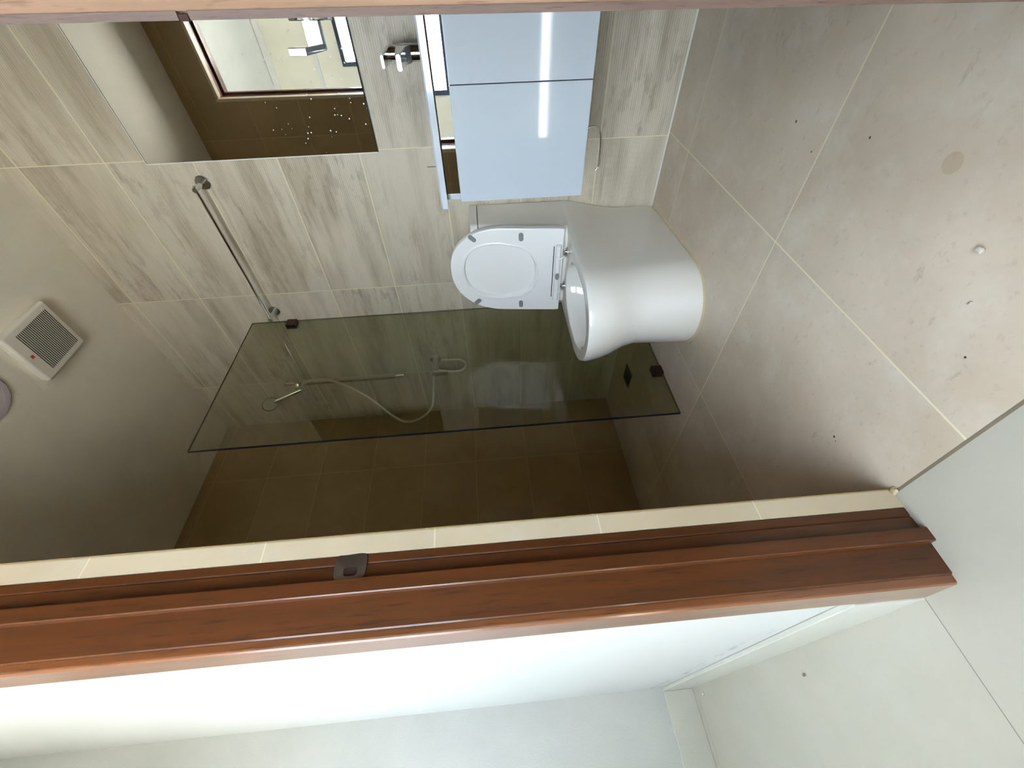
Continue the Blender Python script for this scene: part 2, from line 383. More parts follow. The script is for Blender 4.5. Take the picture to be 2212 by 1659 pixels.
obj('window_pane', box(B(), -1.5, 1.0, HALL_Y-.052, HALL_Y-.048, SZ0, SZ1), 'winglass', win, None)
# cornice and picture rail on the far hall wall
bm = B(); yb = HALL_Y
pr = [(yb, 2.278), (yb+.030, 2.280), (yb+.030, 2.318), (yb, 2.304)]
prism(bm, pr, HX, RHX, 'X'); struct('trim_1', bm, 'plaster_white', 'thin white ledge where raked ceiling meets the far hall wall')
bm = B(); prism(bm, [(yb, 1.912), (yb+.016, 1.915), (yb+.020, 1.928), (yb+.016, 1.941), (yb, 1.944)], HX, RHX, 'X')
struct('trim_2', bm, 'pvc', 'thin white picture rail across the far hall wall')
# skirting tiles of the hall
bm = B(); box(bm, HX, DX0-.080, YH-.012, YH, 0, .130, .002); struct('baseboard_near', bm, 'skirt', 'grey skirting tile beside the door architrave')
bm = B(); box(bm, HX, HX+.012, HALL_Y, YH-.012, 0, .122, .002); struct('baseboard_left', bm, 'skirt', 'grey skirting tile along the left hall wall')
bm = B(); box(bm, HX, RHX, HALL_Y, HALL_Y+.012, 0, .13, .002); struct('baseboard_far', bm, 'skirt', 'skirting tile under the hall window')
# pale grout fillets where the mirror wall meets the floor
bm = B(); prism(bm, [(D, 0), (D-.004, 0), (D, .004)], LX, RX, 'X'); struct('trim_3', bm, 'white_edge', 'thin pale joint where mirror wall meets floor')
bm = B(); prism(bm, [(YW-.0065, -.004), (YW-.0065, .0003), (YW-.0115, .0003), (YW-.0115, -.004)], DX0-.006, DX1, 'X'); struct('trim_4', bm, 'thresh', 'thin threshold joint between hall and bathroom floor')
# bathroom door reveal tile strip (rounded), left and head
def reveal(sgn=1):
    bm = B(); pts = [(-.7500, .2775), (-.7345, .2775), (-.7345, .3085), (-.7350, .3120), (-.7365, .3145), (-.7390, .3155), (-.7500, .3155)]
    prism(bm, pts, 0, DZ+.02, 'Z', LEAN); return bm
tag(obj('trim_5', reveal(), 'return', smooth=60), 'cream tiled edge running up beside the timber jamb', None, None, 'structure')
bm = B(); prism(bm, [(.2775, DZ), (.3155, DZ), (.3155, DZ+.014), (.2775, DZ+.014)], DX0+.03, DX1, 'X')
struct('trim_6', bm, 'return', 'cream tiled edge over the door head')

# ------------------------------------------------------------------ door with frame
door = thing('door_1', (DX0, .21, 0), 'dark timber door frame with its leaf swung into the bathroom', kind='structure')
jp = [(-.790, .2772), (-.737, .2772), (-.7345, .2752), (-.7345, .2625), (-.7365, .2605), (-.7345, .2585), (-.7335, .235), (-.7215, .2345), (-.7210, .232), (-.7210, .213), (-.7225, .2112),
      (-.7340, .211), (-.7360, .1625), (-.7385, .1605), (-.790, .1605)]
obj('jamb', prism(B(), jp, 0, DZ, 'Z', LEAN), 'wood', door, 30)
rj = [(2*((DX0+DX1)/2)-x-.0, y) for x, y in jp][::-1]
obj('jamb', prism(B(), rj, 0, DZ, 'Z', 0), 'wood', door, 30)
obj('head_jamb', prism(B(), [(.2772, DZ+.04), (.2772, DZ), (.235, DZ), (.2345, DZ-.012), (.211, DZ-.012), (.211, DZ), (.1605, DZ), (.1605, DZ+.04)], DX0-.02, DX1+.02, 'X'), 'wood_h', door, 30)
ar = [(-.7390, .1600), (-.7390, .1520), (-.7400, .1485), (-.7430, .1462), (-.8120, .1455), (-.8150, .1480), (-.8150, .1600)]
obj('architrave', prism(B(), ar, 0, DZ+.08, 'Z', LEAN), 'wood_arch', door, 30)
obj('architrave', prism(B(), [(2*((DX0+DX1)/2)-x, y) for x, y in ar][::-1], 0, DZ+.08, 'Z'), 'wood', door, 30)
obj('architrave', prism(B(), [(y, DZ+.004+(-.739-x)) for x, y in ar], DX0-.05, DX1+.08, 'X'), 'wood_h', door, 30)
# strike plate let into the jamb, 1 m up
sx = -.7335 + LEAN*.99
def plate():
    bm = B(); zc = .993; n = 24
    prof = []
    # outline (y,z) of the plate with a rounded lip; the latch hole is a D
    yo0, yo1, hz = .2365, .2790, .0265
    outer = []
    for i in range(n):
        a = 2*PI*i/n; c, s_ = math.cos(a), math.sin(a)
        e = .38
        outer.append(((yo0+yo1)/2 + (yo1-yo0)/2*math.copysign(abs(c)**e, c), zc + hz*math.copysign(abs(s_)**e, s_)))
    hole = []
    for i in range(n):
        a = 2*PI*i/n; c, s_ = math.cos(a), math.sin(a); e = .6
        hole.append((.2490 + .0075*math.copysign(abs(c)**e, c), zc-.001 + .0115*math.copysign(abs(s_)**e, s_)))
    def sh(y): return sx + .0022 - max(0, y-.268)*.30
    vo_ = [bm.verts.new((sh(y), y, z)) for y, z in outer]; vh = [bm.verts.new((sh(y), y, z)) for y, z in hole]
    vo2 = [bm.verts.new((sh(y)-.002, y, z)) for y, z in outer]; vh2 = [bm.verts.new((sh(y)-.010, y, z)) for y, z in hole]
    for i in range(n):
        j = (i+1) % n
        bm.faces.new((vo_[i], vo_[j], vh[j], vh[i])); bm.faces.new((vo_[i], vo2[i], vo2[j], vo_[j])); bm.faces.new((vh[i], vh[j], vh2[j], vh2[i]))
    return bm, hole
bm, hole = plate()
sp = obj('strike_plate', bm, 'brushed', door, 35); plabel(sp, 'worn steel strike plate on the left jamb')
bm = B(); vv = [bm.verts.new((sx+.0006, y, z)) for y, z in hole]; bm.faces.new(vv)
bm2 = bmesh.ops.extrude_face_region(bm, geom=bm.faces[:]); bmesh.ops.translate(bm, vec=(-.004, 0, 0), verts=[v for v in bm2['geom'] if isinstance(v, bmesh.types.BMVert)])
obj('latch_recess', bm, 'hole', sp, None)
for dz in (-.0195, .0185):
    bm = B(); cyl(bm, (sx+.0015, .2460, .992+dz), (sx+.0032, .2460, .992+dz), .0034, 16, .0006)
    s1 = obj('screw', bm, 'brushed', sp)
# leaf: local x along its width from the hinge edge, local y through its thickness, z up
LA = math.atan2(1, -.119)
leaf = thing('door_leaf', (0, 0, 0)); leaf.parent = door
leaf.location = Vector((-.0436, .300, .008)) - door.location
leaf.rotation_euler = (0, 0, LA)
# lean about the leaf direction: local +z tilts toward local +y (the opening) or away
leaf.rotation_euler = (Matrix.Rotation(LA, 3, 'Z') @ Matrix.Rotation(math.radians(.58), 3, 'X')).to_euler()
TH = .036; LH = 2.19; LW = .70
def leafbox(y0, y1, x0=0, x1=LW, z0=0, z1=LH, bev=0): return box(B(), x0, x1, y0, y1, z0, z1, bev)
# camera side face is local y = 0 plane seen edge on; thickness goes to negative y (world +x side)
def skin_with_hole():
    bm = B(); zc = .875; ys = (0, -.0038)
    zs = [0, zc-.0075, zc-.0065, zc-.0045, zc-.0025, zc-.0015, LH]; dep = [0, 0, .0015, .004, .0035, 0, 0]
    rows = []
    for z, d_ in zip(zs, dep):
        rows.append([bm.verts.new((d_*1.2, ys[0], z)), bm.verts.new((d_*.3, ys[1], z)), bm.verts.new((LW, ys[1], z)), bm.verts.new((LW, ys[0], z))])
    for a, b in zip(rows, rows[1:]):
        for i in range(4): bm.faces.new((a[i], a[(i+1) % 4], b[(i+1) % 4], b[i]))
    bm.faces.new(rows[0]); bm.faces.new(rows[-1][::-1]); return bm
sk = obj('face_panel', skin_with_hole(), 'skin', leaf, 30, local=True); plabel(sk, 'pinkish unpainted facing edge of the leaf')
obj('chip', box(B(), -.0003, .003, -.0026, .0004, .8680, .8728, .0004), 'hole', sk, 30, local=True)
obj('face_panel', leafbox(-TH, -TH+.0038), 'face', leaf, None, local=True)
obj('core', leafbox(-TH+.0038, -.0038, .0006, LW-.0006), 'core', leaf, None, local=True)
# lever on the face, 0.63 m from the hinge edge
lz = .979; lx = .632
hd = obj('lever_handle', B(), 'chrome', leaf, 35, local=True)
bm = B(); box(bm, lx-.010, lx+.010, .004, .042, lz-.013, lz+.013, .0012); box(bm, lx-.115, lx+.010, .034, .044, lz-.013, lz+.013, .0012)
bmesh.ops.recalc_face_normals(bm, faces=bm.faces); bm.to_mesh(hd.data); bm.free()
for p in hd.data.polygons: p.use_smooth = True
hd.data.set_sharp_from_angle(angle=math.radians(35)); wnm = hd.modifiers.new('weighted_normal', 'WEIGHTED_NORMAL'); wnm.keep_sharp = True; wnm.weight = 100
plabel(hd, 'square section chrome lever')
obj('rose', cyl(B(), (lx, 0, lz), (lx, .0045, lz), .034, 40, .001), 'chrome', leaf, 35, local=True)
obj('lever_handle', box(box(B(), lx-.010, lx+.010, -TH-.042, -TH, lz-.013, lz+.013, .0012), lx-.115, lx+.010, -TH-.044, -TH-.034, lz-.013, lz+.013, .0012), 'chrome', leaf, 35, local=True)
obj('rose', cyl(B(), (lx, -TH-.0045, lz), (lx, -TH, lz), .034, 40, .001), 'chrome', leaf, 35, local=True)
for hz_ in (.22, 1.95):
    bm = B(); cyl(bm, (.004, -TH-.006, hz_), (.004, -TH-.006, hz_+.1), .006, 16); box(bm, .0, .03, -TH-.003, -TH-.0005, hz_, hz_+.1)
    obj('hinge', bm, 'brushed', leaf, 35, local=True)

# ------------------------------------------------------------------ mirror
MX0, MX1, MZ0, MZ1 = -.580, .020, 1.092, 1.915
mt = thing('wall_mirror', ((MX0+MX1)/2, D-.004, MZ0), 'frameless wall mirror above the vanity reflecting the doorway', 'mirror')
mt.rotation_euler = (math.radians(.44), 0, 0)
mw_, mh_ = MX1-MX0, MZ1-MZ0
bm = B(); box(bm, -mw_/2+.004, mw_/2-.004, -.0062, -.0058, .003, mh_-.004)
obj('glass', bm, 'mirror', mt, None, local=True)
MAT['ground'] = plain('ground_glass_edge', srgb(226, 228, 222), .5)
bm = B(); box(bm, -mw_/2, mw_/2, -.0055, .0008, 0, mh_); obj('backing', bm, 'dark', mt, None, local=True)
bm = B(); box(bm, -mw_/2, -mw_/2+.0035, -.0068, -.0056, 0, mh_); box(bm, -mw_/2+.0035, mw_/2, -.0068, -.0056, mh_-.002, mh_); e_ = obj('ground_edge', bm, 'ground', mt, None, local=True)

# ------------------------------------------------------------------ vanity
VX0, VX1, VF = -.552, .010, 1.200
van = thing('vanity', ((VX0+VX1)/2, D, .437), 'white gloss wall hung vanity with two doors under the mirror', 'vanity')
bm = B()
box(bm, VX0, VX0+.016, VF+.018, D-.002, .437, .824, .001); box(bm, VX1-.016, VX1, VF+.018, D-.002, .437, .824, .001)
box(bm, VX0+.016, VX1-.016, VF+.018, D-.002, .437, .455); box(bm, VX0+.016, VX1-.016, D-.018, D-.002, .455, .824)
obj('carcass', bm, 'gloss', van, None)
cxg = -.2715
obj('door', box(B(), VX0, cxg-.0010, VF, VF+.0175, .437, .786, .0012), 'gloss', van, 30)
obj('door', box(B(), cxg+.0010, VX1, VF, VF+.0175, .437, .786, .0012), 'gloss', van, 30)
obj('handle_recess', box(B(), VX0+.017, VX1-.017, VF+.0185, VF+.0200, .765, .823), 'kickmirror', van, None)['label'] = 'mirror polished strip in the finger gap'
# counter with an integrated basin
def counter():
    bm = B(); x0, x1, y0, y1, z0, z1 = VX0-.013, VX1+.013, VF-.012, D-.002, .8245, .8430
    cx, cyy = (x0+x1)/2, 1.425; n = 40; E = []
    def sup(a, ax, ay, e): c, s_ = math.cos(a), math.sin(a); return (cx+ax*math.copysign(abs(c)**e, c), cyy+ay*math.copysign(abs(s_)**e, s_))
    def rect(a, grow=0):
        c, s_ = math.cos(a), math.sin(a); hx0, hx1 = (x1-cx-grow), (x1-cx-grow)
        hy = (y1-cyy if s_ > 0 else cyy-y0)-grow
        t_ = min(hx0/abs(c) if abs(c) > 1e-6 else 9, hy/abs(s_) if abs(s_) > 1e-6 else 9)
        return (cx+c*t_, cyy+s_*t_)
    angs = sorted(set([2*PI*i/n for i in range(n)] + [math.atan2(sy*(y1-cyy if sy > 0 else cyy-y0), sx_*(x1-cx)) % (2*PI) for sx_ in (-1, 1) for sy in (-1, 1)]))
    R = []
    R.append([Vector((*rect(a, .0), z0)) for a in angs]); R.append([Vector((*rect(a, 0), z1-.004)) for a in angs]); R.append([Vector((*rect(a, .004), z1)) for a in angs])
    R.append([Vector((*sup(a, .205, .135, .5), z1)) for a in angs]); R.append([Vector((*sup(a, .20, .13, .55), z1-.006)) for a in angs])
    R.append([Vector((*sup(a, .18, .115, .6), z1-.07)) for a in angs]); R.append([Vector((*sup(a, .12, .07, .8), z1-.10)) for a in angs]); R.append([Vector((*sup(a, .02, .02, 1), z1-.105)) for a in angs])
    ring_loft(bm, R, True, True); return bm
ct = obj('countertop', counter(), 'counter', van, 40); plabel(ct, 'thin white countertop with sunken basin')
obj('basin_waste', cyl(B(), (-.271, 1.425, .7385), (-.271, 1.425, .742), .021, 24, .001), 'chrome', ct)
# tap
tp = thing('basin_tap', (-.280, 1.625, .843), 'chrome basin mixer tap on the white countertop below the mirror', 'tap')
tx, ty = -.280, 1.625
obj('body', cyl(B(), (tx, ty, .843), (tx, ty, .948), .0235, 32, .002), 'chrome', tp)
bm = B(); rr = [Vector((tx+a*.5, y, z)) for a, y, z in ()]
def slab(bm, secs):
    ring_loft(bm, [[Vector((tx-w_, y, z0)), Vector((tx+w_, y, z0)), Vector((tx+w_, y, z1)), Vector((tx-w_, y, z1))] for y, w_, z0, z1 in secs])
slab(bm, [(ty+.018, .019, .905, .950), (ty-.020, .0215, .905, .950), (ty-.045, .021, .918, .948), (ty-.125, .020, .926, .942), (ty-.135, .019, .926, .938)])
bmesh.ops.bevel(bm, geom=bm.edges[:], offset=.0025, segments=2, affect='EDGES')
obj('spout', bm, 'chrome', tp, 35)
obj('cartridge_cap', cyl(B(), (tx, ty, .948), (tx, ty, .972), .020, 32, .002), 'chrome', tp)
bm = B(); slab(bm, [(ty+.022, .020, .969, .980), (ty-.020, .0215, .969, .981), (ty-.060, .0185, .972, .981), (ty-.112, .016, .978, .985)])
bmesh.ops.bevel(bm, geom=bm.edges[:], offset=.002, segments=2, affect='EDGES')
obj('lever', bm, 'chrome', tp, 35)
tag(obj('dark_scratch', box(B(), -.6425, -.6405, D-.0012, D, .882, .925), 'dark', None, None, origin=(-.6415, D, .882)), 'thin dark vertical mark on wall tile just left of countertop', 'mark')

# ------------------------------------------------------------------ toilet
CX = -.975
toi = thing('toilet', (CX, 1.35, 0), 'white back to wall toilet with lid and seat raised beside vanity', 'toilet')
def outline(z, hw, yf, ys, yb, hwb, n=36, e=1.0):
    # D-shaped outline: straight sides from yb to ys, ellipse from ys to the front yf
    pts = []
    pts.append((CX+hwb, yb)); 
    for i in range(1, 5): t_ = i/5; pts.append((CX+hwb+(hw-hwb)*(t_**.7), yb+(ys-yb)*t_))
    for i in range(n+1):
        a = -PI*i/n; c, s_ = math.cos(a), math.sin(a)
        pts.append((CX+hw*math.copysign(abs(c)**e, c), ys+(ys-yf)*math.copysign(abs(s_)**e, s_)))
    for i in range(4, 0, -1): t_ = i/5; pts.append((CX-hwb-(hw-hwb)*(t_**.7), yb+(ys-yb)*t_))
    pts.append((CX-hwb, yb))
    for i in range(1, 10): pts.append((CX-hwb+2*hwb*i/10, yb))
    return [Vector((x, y, z)) for x, y in pts]
YB = 1.695
R = [outline(0, .158, 1.064, 1.235, YB, .130, e=.96), outline(.012, .161, 1.060, 1.235, YB, .133, e=.96), outline(.10, .160, 1.062, 1.235, YB, .134), outline(.17, .154, 1.064, 1.235, YB, .136),
     outline(.215, .153, 1.062, 1.235, YB, .142), outline(.26, .160, 1.046, 1.228, YB, .150), outline(.31, .170, 1.020, 1.205, YB, .162), outline(.35, .174, 1.006, 1.195, YB, .172),
     outline(.385, .177, .999, 1.19, YB, .178), outline(.400, .1765, .999, 1.19, YB, .178), outline(.408, .172, 1.004, 1.19, YB, .174)]
bm = B(); vr = ring_loft(bm, R, True, False)
# rim, inner lip, bowl: same vertex count, a closed oval
def oval(z, hx, y0, y1, N):
    ang = [math.atan2((p.y-1.25), (p.x-CX)) for p in R[-1]]
    yc = (y0+y1)/2; hy = (y1-y0)/2
    return [Vector((CX+hx*math.cos(a), yc+hy*math.sin(a), z)) for a in ang]
inner = [oval(.409, .138, 1.033, 1.425, 0), oval(.404, .130, 1.042, 1.415, 0), oval(.370, .127, 1.048, 1.405, 0), oval(.340, .132, 1.05, 1.40, 0), oval(.27, .115, 1.08, 1.36, 0), oval(.20, .075, 1.15, 1.31, 0), oval(.175, .045, 1.19, 1.29, 0)]
prev = vr[-1]
for ring in inner:
    cur = [bm.verts.new(p) for p in ring]; n = len(cur)
    for i in range(n): bm.faces.new((prev[i], prev[(i+1) % n], cur[(i+1) % n], cur[i]))
    prev = cur
bm.faces.new(prev)
pan = obj('pan', bm, 'ceramic', toi, 55)
bm = B(); vv = [bm.verts.new(p) for p in oval(.225, .086, 1.13, 1.32, 0)]; bm.faces.new(vv); r_ = bmesh.ops.extrude_face_region(bm, geom=bm.faces[:]); bmesh.ops.translate(bm, vec=(0, 0, -.004), verts=[v for v in r_['geom'] if isinstance(v, bmesh.types.BMVert)])
obj('water', bm, 'water', pan, 30)
# cistern: sides flow up from the pan, front leans back slightly
def tank_ring(z, hw, yf, r=.028, yb=YB):
    pts = [(CX+hw, yb)]
    for i in range(7): a = i*PI/2/6; pts.append((CX+hw-r+r*math.cos(a), yf+r-r*math.sin(a)))
    for i in range(7): a = i*PI/2/6; pts.append((CX-hw+r-r*math.sin(a), yf+r-r*math.cos(a)))
    pts.append((CX-hw, yb)); return [Vector((x, y, z)) for x, y in pts]
bm = B(); ring_loft(bm, [tank_ring(.385, .1765, 1.44, .06), tank_ring(.409, .1765, 1.452, .05), tank_ring(.418, .1765, 1.468, .035), tank_ring(.432, .1765, 1.480, .028), tank_ring(.46, .177, 1.486), tank_ring(.60, .1775, 1.500), tank_ring(.747, .178, 1.512)])
obj('cistern', bm, 'ceramic', toi, 50)
bm = B(); ring_loft(bm, [tank_ring(.7495, .1745, 1.5155), tank_ring(.7500, .1785, 1.5115), tank_ring(.774, .1785, 1.512), tank_ring(.779, .1765, 1.514), tank_ring(.781, .172, 1.519)])
cl = obj('cistern_lid', bm, 'ceramic', toi, 50)
bm = B(); ring_loft(bm, [tank_ring(.7465, .1755, 1.5145), tank_ring(.7500, .1755, 1.5145)]); obj('lid_joint', bm, 'dark', toi, None)
bm = B(); cyl(bm, (CX-.002, 1.61, .780), (CX-.002, 1.61, .785), .024, 28, .001); obj('flush_button', bm, 'chrome', cl)
# caulk bead round the foot
fo = outline(0, .161, 1.060, 1.235, YB, .133, e=.96); fo2 = outline(0, .166, 1.055, 1.235, YB, .138, e=.96); f3 = outline(.005, .1605, 1.0605, 1.235, YB, .1325, e=.96)
bm = B(); ring_loft(bm, [fo2, f3, outline(.0, .158, 1.063, 1.235, YB, .130, e=.96)], False, False)
MAT['caulk'] = plain('yellowed_caulk', srgb(196, 180, 146), .6); obj('caulk_bead', bm, 'caulk', toi)
# seat and lid raised: built flat in (x, s) then stood up leaning back
def seat_outline(hw, L, n=40, s0=0.0, inset=0.0):
    pts = []; st = L-.215
    hw -= inset; top = L-inset; s0 += inset
    pts.append((hw*.985, s0)); pts.append((hw, s0+.02)); pts.append((hw, st*.55))
    for i in range(n+1):
        a = PI*i/n; c, s_ = math.cos(a), math.sin(a)
        pts.append((hw*math.copysign(abs(c)**.92, c), st+(top-st)*abs(s_)**.92))
    pts.append((-hw, st*.55)); pts.append((-hw, s0+.02)); pts.append((-hw*.985, s0))
    for i in range(1, 12): pts.append((-hw*.985+2*hw*.985*i/12, s0))
    return pts
LEANB = .115
def up(x, s, d):   # x across, s up the seat, d out towards the room
    return Vector((CX+x, 1.447 + s*LEANB - d, .424 + s*math.sqrt(1-LEANB**2)))
def plate_loft(levels): return [[up(x, s, d) for x, s in pts] for pts, d in levels]
SL = .452
lid = B(); ring_loft(lid, plate_loft([(seat_outline(.186, SL, inset=.012), -.034), (seat_outline(.188, SL, inset=.003), -.030), (seat_outline(.188, SL), -.020), (seat_outline(.187, SL, inset=.001), -.012)]), True, True)
obj('lid', lid, 'seat', toi, 40)
def hole_pts(ax, s0, s1, N):
    ref = seat_outline(.19, SL); sc_ = (s0+s1)/2; L_ = (s1-s0)/2
    out = []
    for x, s in ref:
        a = math.atan2(s-.24, x); c, q = math.cos(a), math.sin(a)
        out.append((ax*math.copysign(abs(c)**.86, c), sc_+L_*math.copysign(abs(q)**.86, q)))
    return out
st_ = B()
lv = [(seat_outline(.190, SL, inset=.003), -.011), (seat_outline(.190, SL), -.004), (seat_outline(.190, SL, inset=.0015), .003), (seat_outline(.190, SL, inset=.006), .0050),
      (hole_pts(.136, .090, .412, 0), .0042), (hole_pts(.130, .096, .404, 0), .0075), (hole_pts(.1245, .102, .397, 0), .0060), (hole_pts(.122, .105, .394, 0), -.001), (hole_pts(.120, .107, .392, 0), -.0095)]
ring_loft(st_, plate_loft(lv), False, True)
seat = obj('seat', st_, 'seat', toi, 32)
bm = B(); ring_loft(bm, plate_loft([(hole_pts(.119, .108, .391, 0), -.0088), (hole_pts(.117, .110, .389, 0), -.0080)]), False, True)
def pill(x, s, w_, h_, ang=0, d0=.0042, d1=.0085):
    bm = B(); n = 24; out = []
    for i in range(n):
        a = 2*PI*i/n; px = w_*math.cos(a); py = (h_-w_)*(1 if math.sin(a) > 0 else -1) + w_*math.sin(a)
        out.append((x+px*math.cos(ang)-py*math.sin(ang), s+px*math.sin(ang)+py*math.cos(ang)))
    inn = [((a-x)*.86+x, (b-s)*.93+s) for a, b in out]
    ring_loft(bm, plate_loft([(out, d0), (out, d1-.001), (inn, d1)]), True, True); return bm
for x, s, a in [(.150, .352, math.radians(-42)), (.157, .165, PI/2), (-.146, .352, math.radians(42)), (-.157, .165, PI/2)]:
    b_ = obj('bumper', pill(x, s, .0088, .0170, a), 'rubber', seat)
    plabel(b_, 'grey rubber bumper')
# hinge bar with slot and central grey pad
bm = B(); tube(bm, [up(.128, .020, .010), up(.127, .020, .010), up(-.127, .020, .010), up(-.128, .020, .010)], [.009, .011, .011, .009], 20)
hb = obj('hinge_bar', bm, 'seat', toi)
bm = B(); box(bm, CX-.112, CX+.122, 0, .002, 0, .003); bm.free(); bm = B()
q0, q1 = up(.118, .0365, .0052), up(-.118, .0365, .0052); tube(bm, [q0, q1], .0017, 6); obj('slot', bm, 'dark', hb, None)
bm = B(); n = 20; ring_loft(bm, [[up(-.008+.0165*k2*math.cos(2*PI*i/n), .020+.0085*k2*math.sin(2*PI*i/n), d) for i in range(n)] for k2, d in ((1, .016), (1, .0208), (.8, .0222))]); obj('bumper', bm, 'rubber', hb)
for hx in (.088, -.070):
    bm = B(); p = up(hx, 0, 0); cyl(bm, (p.x, 1.452, .409), (p.x, 1.452, .4125), .021, 24, .001); cyl(bm, (p.x, 1.452, .4125), (p.x, 1.452, .432), .0065, 16)
    cyl(bm, (p.x, 1.437, .419), (p.x, 1.462, .419), .005, 14)
    obj('hinge_post', bm, 'chrome', toi)
    bm = B(); tube(bm, [up(hx-.012, -.006, .004), up(hx-.014, .004, .016), up(hx-.014, .018, .0225), up(hx-.014, .030, .019)], .0022, 8); obj('hinge_clip', bm, 'seat', hb)

# ------------------------------------------------------------------ shower screen
GX, GY0, GZ = -1.333, .955, 1.904
scr = thing('shower_screen', (GX, (GY0+D)/2, 0), 'frameless tinted glass shower screen standing behind the toilet', 'shower screen')
obj('glass_panel', box(B(), GX-.005, GX+.005, GY0+.001, D-.002, .004, GZ-.001), 'glass', scr, None)
bm = B(); box(bm, GX-.005, GX+.005, GY0-.0004, GY0+.0012, .004, GZ); obj('front_edge', bm, 'glassedge', scr, None)['label'] = 'dark polished front edge of the glass'
bm = B(); box(bm, GX-.003, GX+.003, GY0, D-.002, GZ-.0012, GZ)
MAT['topedge'] = plain('glass_top_edge', srgb(74, 62, 44), .3); obj('top_edge', bm, 'topedge', scr, None)
MAT['silicone'] = plain('dark_silicone', srgb(104, 96, 76), .5)
obj('silicone_seal', box(box(B(), GX-.004, GX+.004, GY0, D-.002, 0, .004), GX-.0035, GX+.0035, D-.0025, D, 0, GZ), 'silicone', scr, None)
def clip(y0, y1, z0, z1): 
    bm = B(); box(bm, GX-.013, GX-.0015, y0, y1, z0, z1, .0015); box(bm, GX+.0015, GX+.013, y0, y1, z0, z1, .0015); return bm
for a in [(D-.046, D-.0005, 1.682, 1.728), (1.165, 1.210, .0005, .046)]:
    obj('clip', clip(*a), 'clip', scr)['label'] = 'dark bronze square clip'

# ------------------------------------------------------------------ towel rail
tr_ = thing('towel_rail', (-.957, D, 1.765), 'long chrome towel rail on the wall between mirror and shower', 'towel rail')
RY = D-.066
for rx in (-.654, -1.261):
    obj('rose', cyl(B(), (rx, D, 1.765), (rx, D-.008, 1.765), .026, 36, .0015), 'chrome', tr_)
    obj('post', cyl(B(), (rx, D-.008, 1.765), (rx, RY-.010, 1.765), .0095, 24, .001), 'chrome', tr_)
obj('bar', cyl(B(), (-.640, RY, 1.765), (-1.275, RY, 1.765), .0055, 20, .0006), 'chrome', tr_)

MAT['satin'] = plain('satin_chrome', (.88, .88, .86, 1), .26, 1)
# ------------------------------------------------------------------ shower fittings
SX = -1.742; BY = D-.048
sb = thing('shower_slide_bar', (SX, D, 1.24), 'slim chrome slide bar with square brackets inside shower', 'slide bar')
obj('bar', box(B(), SX-.009, SX+.009, BY-.005, BY+.005, 1.235, 1.905, .0015), 'satin', sb, 35)
for z in (1.875, 1.262):
    obj('bracket', box(B(), SX-.014, SX+.014, BY+.004, D, z-.024, z+.024, .0015), 'satin', sb, 35)
hz = 1.828
obj('slider', box(cyl(B(), (SX-.024, BY-.004, hz), (SX+.024, BY-.004, hz), .014, 24, .001), SX-.012, SX+.012, BY-.032, BY-.004, hz-.014, hz+.014, .003), 'satin', sb, 35)
hs = thing('hand_shower', (SX, BY-.03, hz), 'round chrome hand shower tilted in its holder behind the glass', 'hand shower')
h0 = Vector((SX+.004, BY-.046, hz-.030)); hdc = Vector((SX-.010, 1.535, 1.955)); dirh = (hdc-h0).normalized()
obj('handle', tube(B(), [h0, h0+dirh*.02, h0+dirh*.10, h0+dirh*.150], [.0085, .0105, .0095, .0080], 18), 'satin', hs)
fn = Vector((.12, -.80, -.59)).normalized()
bm = B(); ctr = hdc; tube(bm, [ctr-fn*.020, ctr-fn*.018, ctr-fn*.006, ctr+fn*.004, ctr+fn*.008], [.012, .026, .043, .045, .043], 40)
obj('spray_head', bm, 'satin', hs)
MAT['spray'] = plain('spray_face', srgb(206, 204, 194), .5); obj('spray_plate', cyl(B(), ctr+fn*.0082, ctr+fn*.0102, .037, 36, .0006), 'spray', hs)
# mixer
VXc, VZ = -1.665, 1.050
mv = thing('shower_mixer', (VXc, D, VZ), 'chrome shower mixer valve on the wall below slide bar', 'shower mixer')
obj('flange', tube(B(), [(VXc, D, VZ), (VXc, D-.003, VZ), (VXc, D-.012, VZ)], [.031, .031, .020], 36), 'satin', mv)
obj('neck', cyl(B(), (VXc, D-.010, VZ), (VXc-.006, D-.035, VZ), .014, 24, .001), 'satin', mv)
obj('body', cyl(B(), (VXc-.004, D-.032, VZ), (VXc-.016, D-.094, VZ), .0175, 28, .0015), 'satin', mv)
bm = B(); box(bm, -.013, .013, -.006, .006, -.070, .016, .003); bmesh.ops.translate(bm, vec=(VXc-.018, D-.102, VZ), verts=bm.verts); obj('lever', bm, 'satin', mv, 35)
MAT['hose'] = None
k = NT('ribbed_metal_hose'); k.b.inputs['Metallic'].default_value = 1; k.base(srgb(222, 212, 196)); k.rough(.42); MAT['hose'] = k.m
def ribbed_hose(pts, r, pitch=.0042):
    P = catmull(pts, 14); L = [0]
    for a, b in zip(P, P[1:]): L.append(L[-1]+(b-a).length)
    N = int(L[-1]/pitch*2); out = []; rad = []; j = 0
    for i in range(N+1):
        s = L[-1]*i/N
        while j < len(L)-2 and L[j+1] < s: j += 1
        t_ = (s-L[j])/max(1e-9, L[j+1]-L[j]); out.append(P[j].lerp(P[j+1], min(1, t_))); rad.append(r if i % 2 else r*.80)
    return tube(B(), out, rad, 10)
X7 = SX
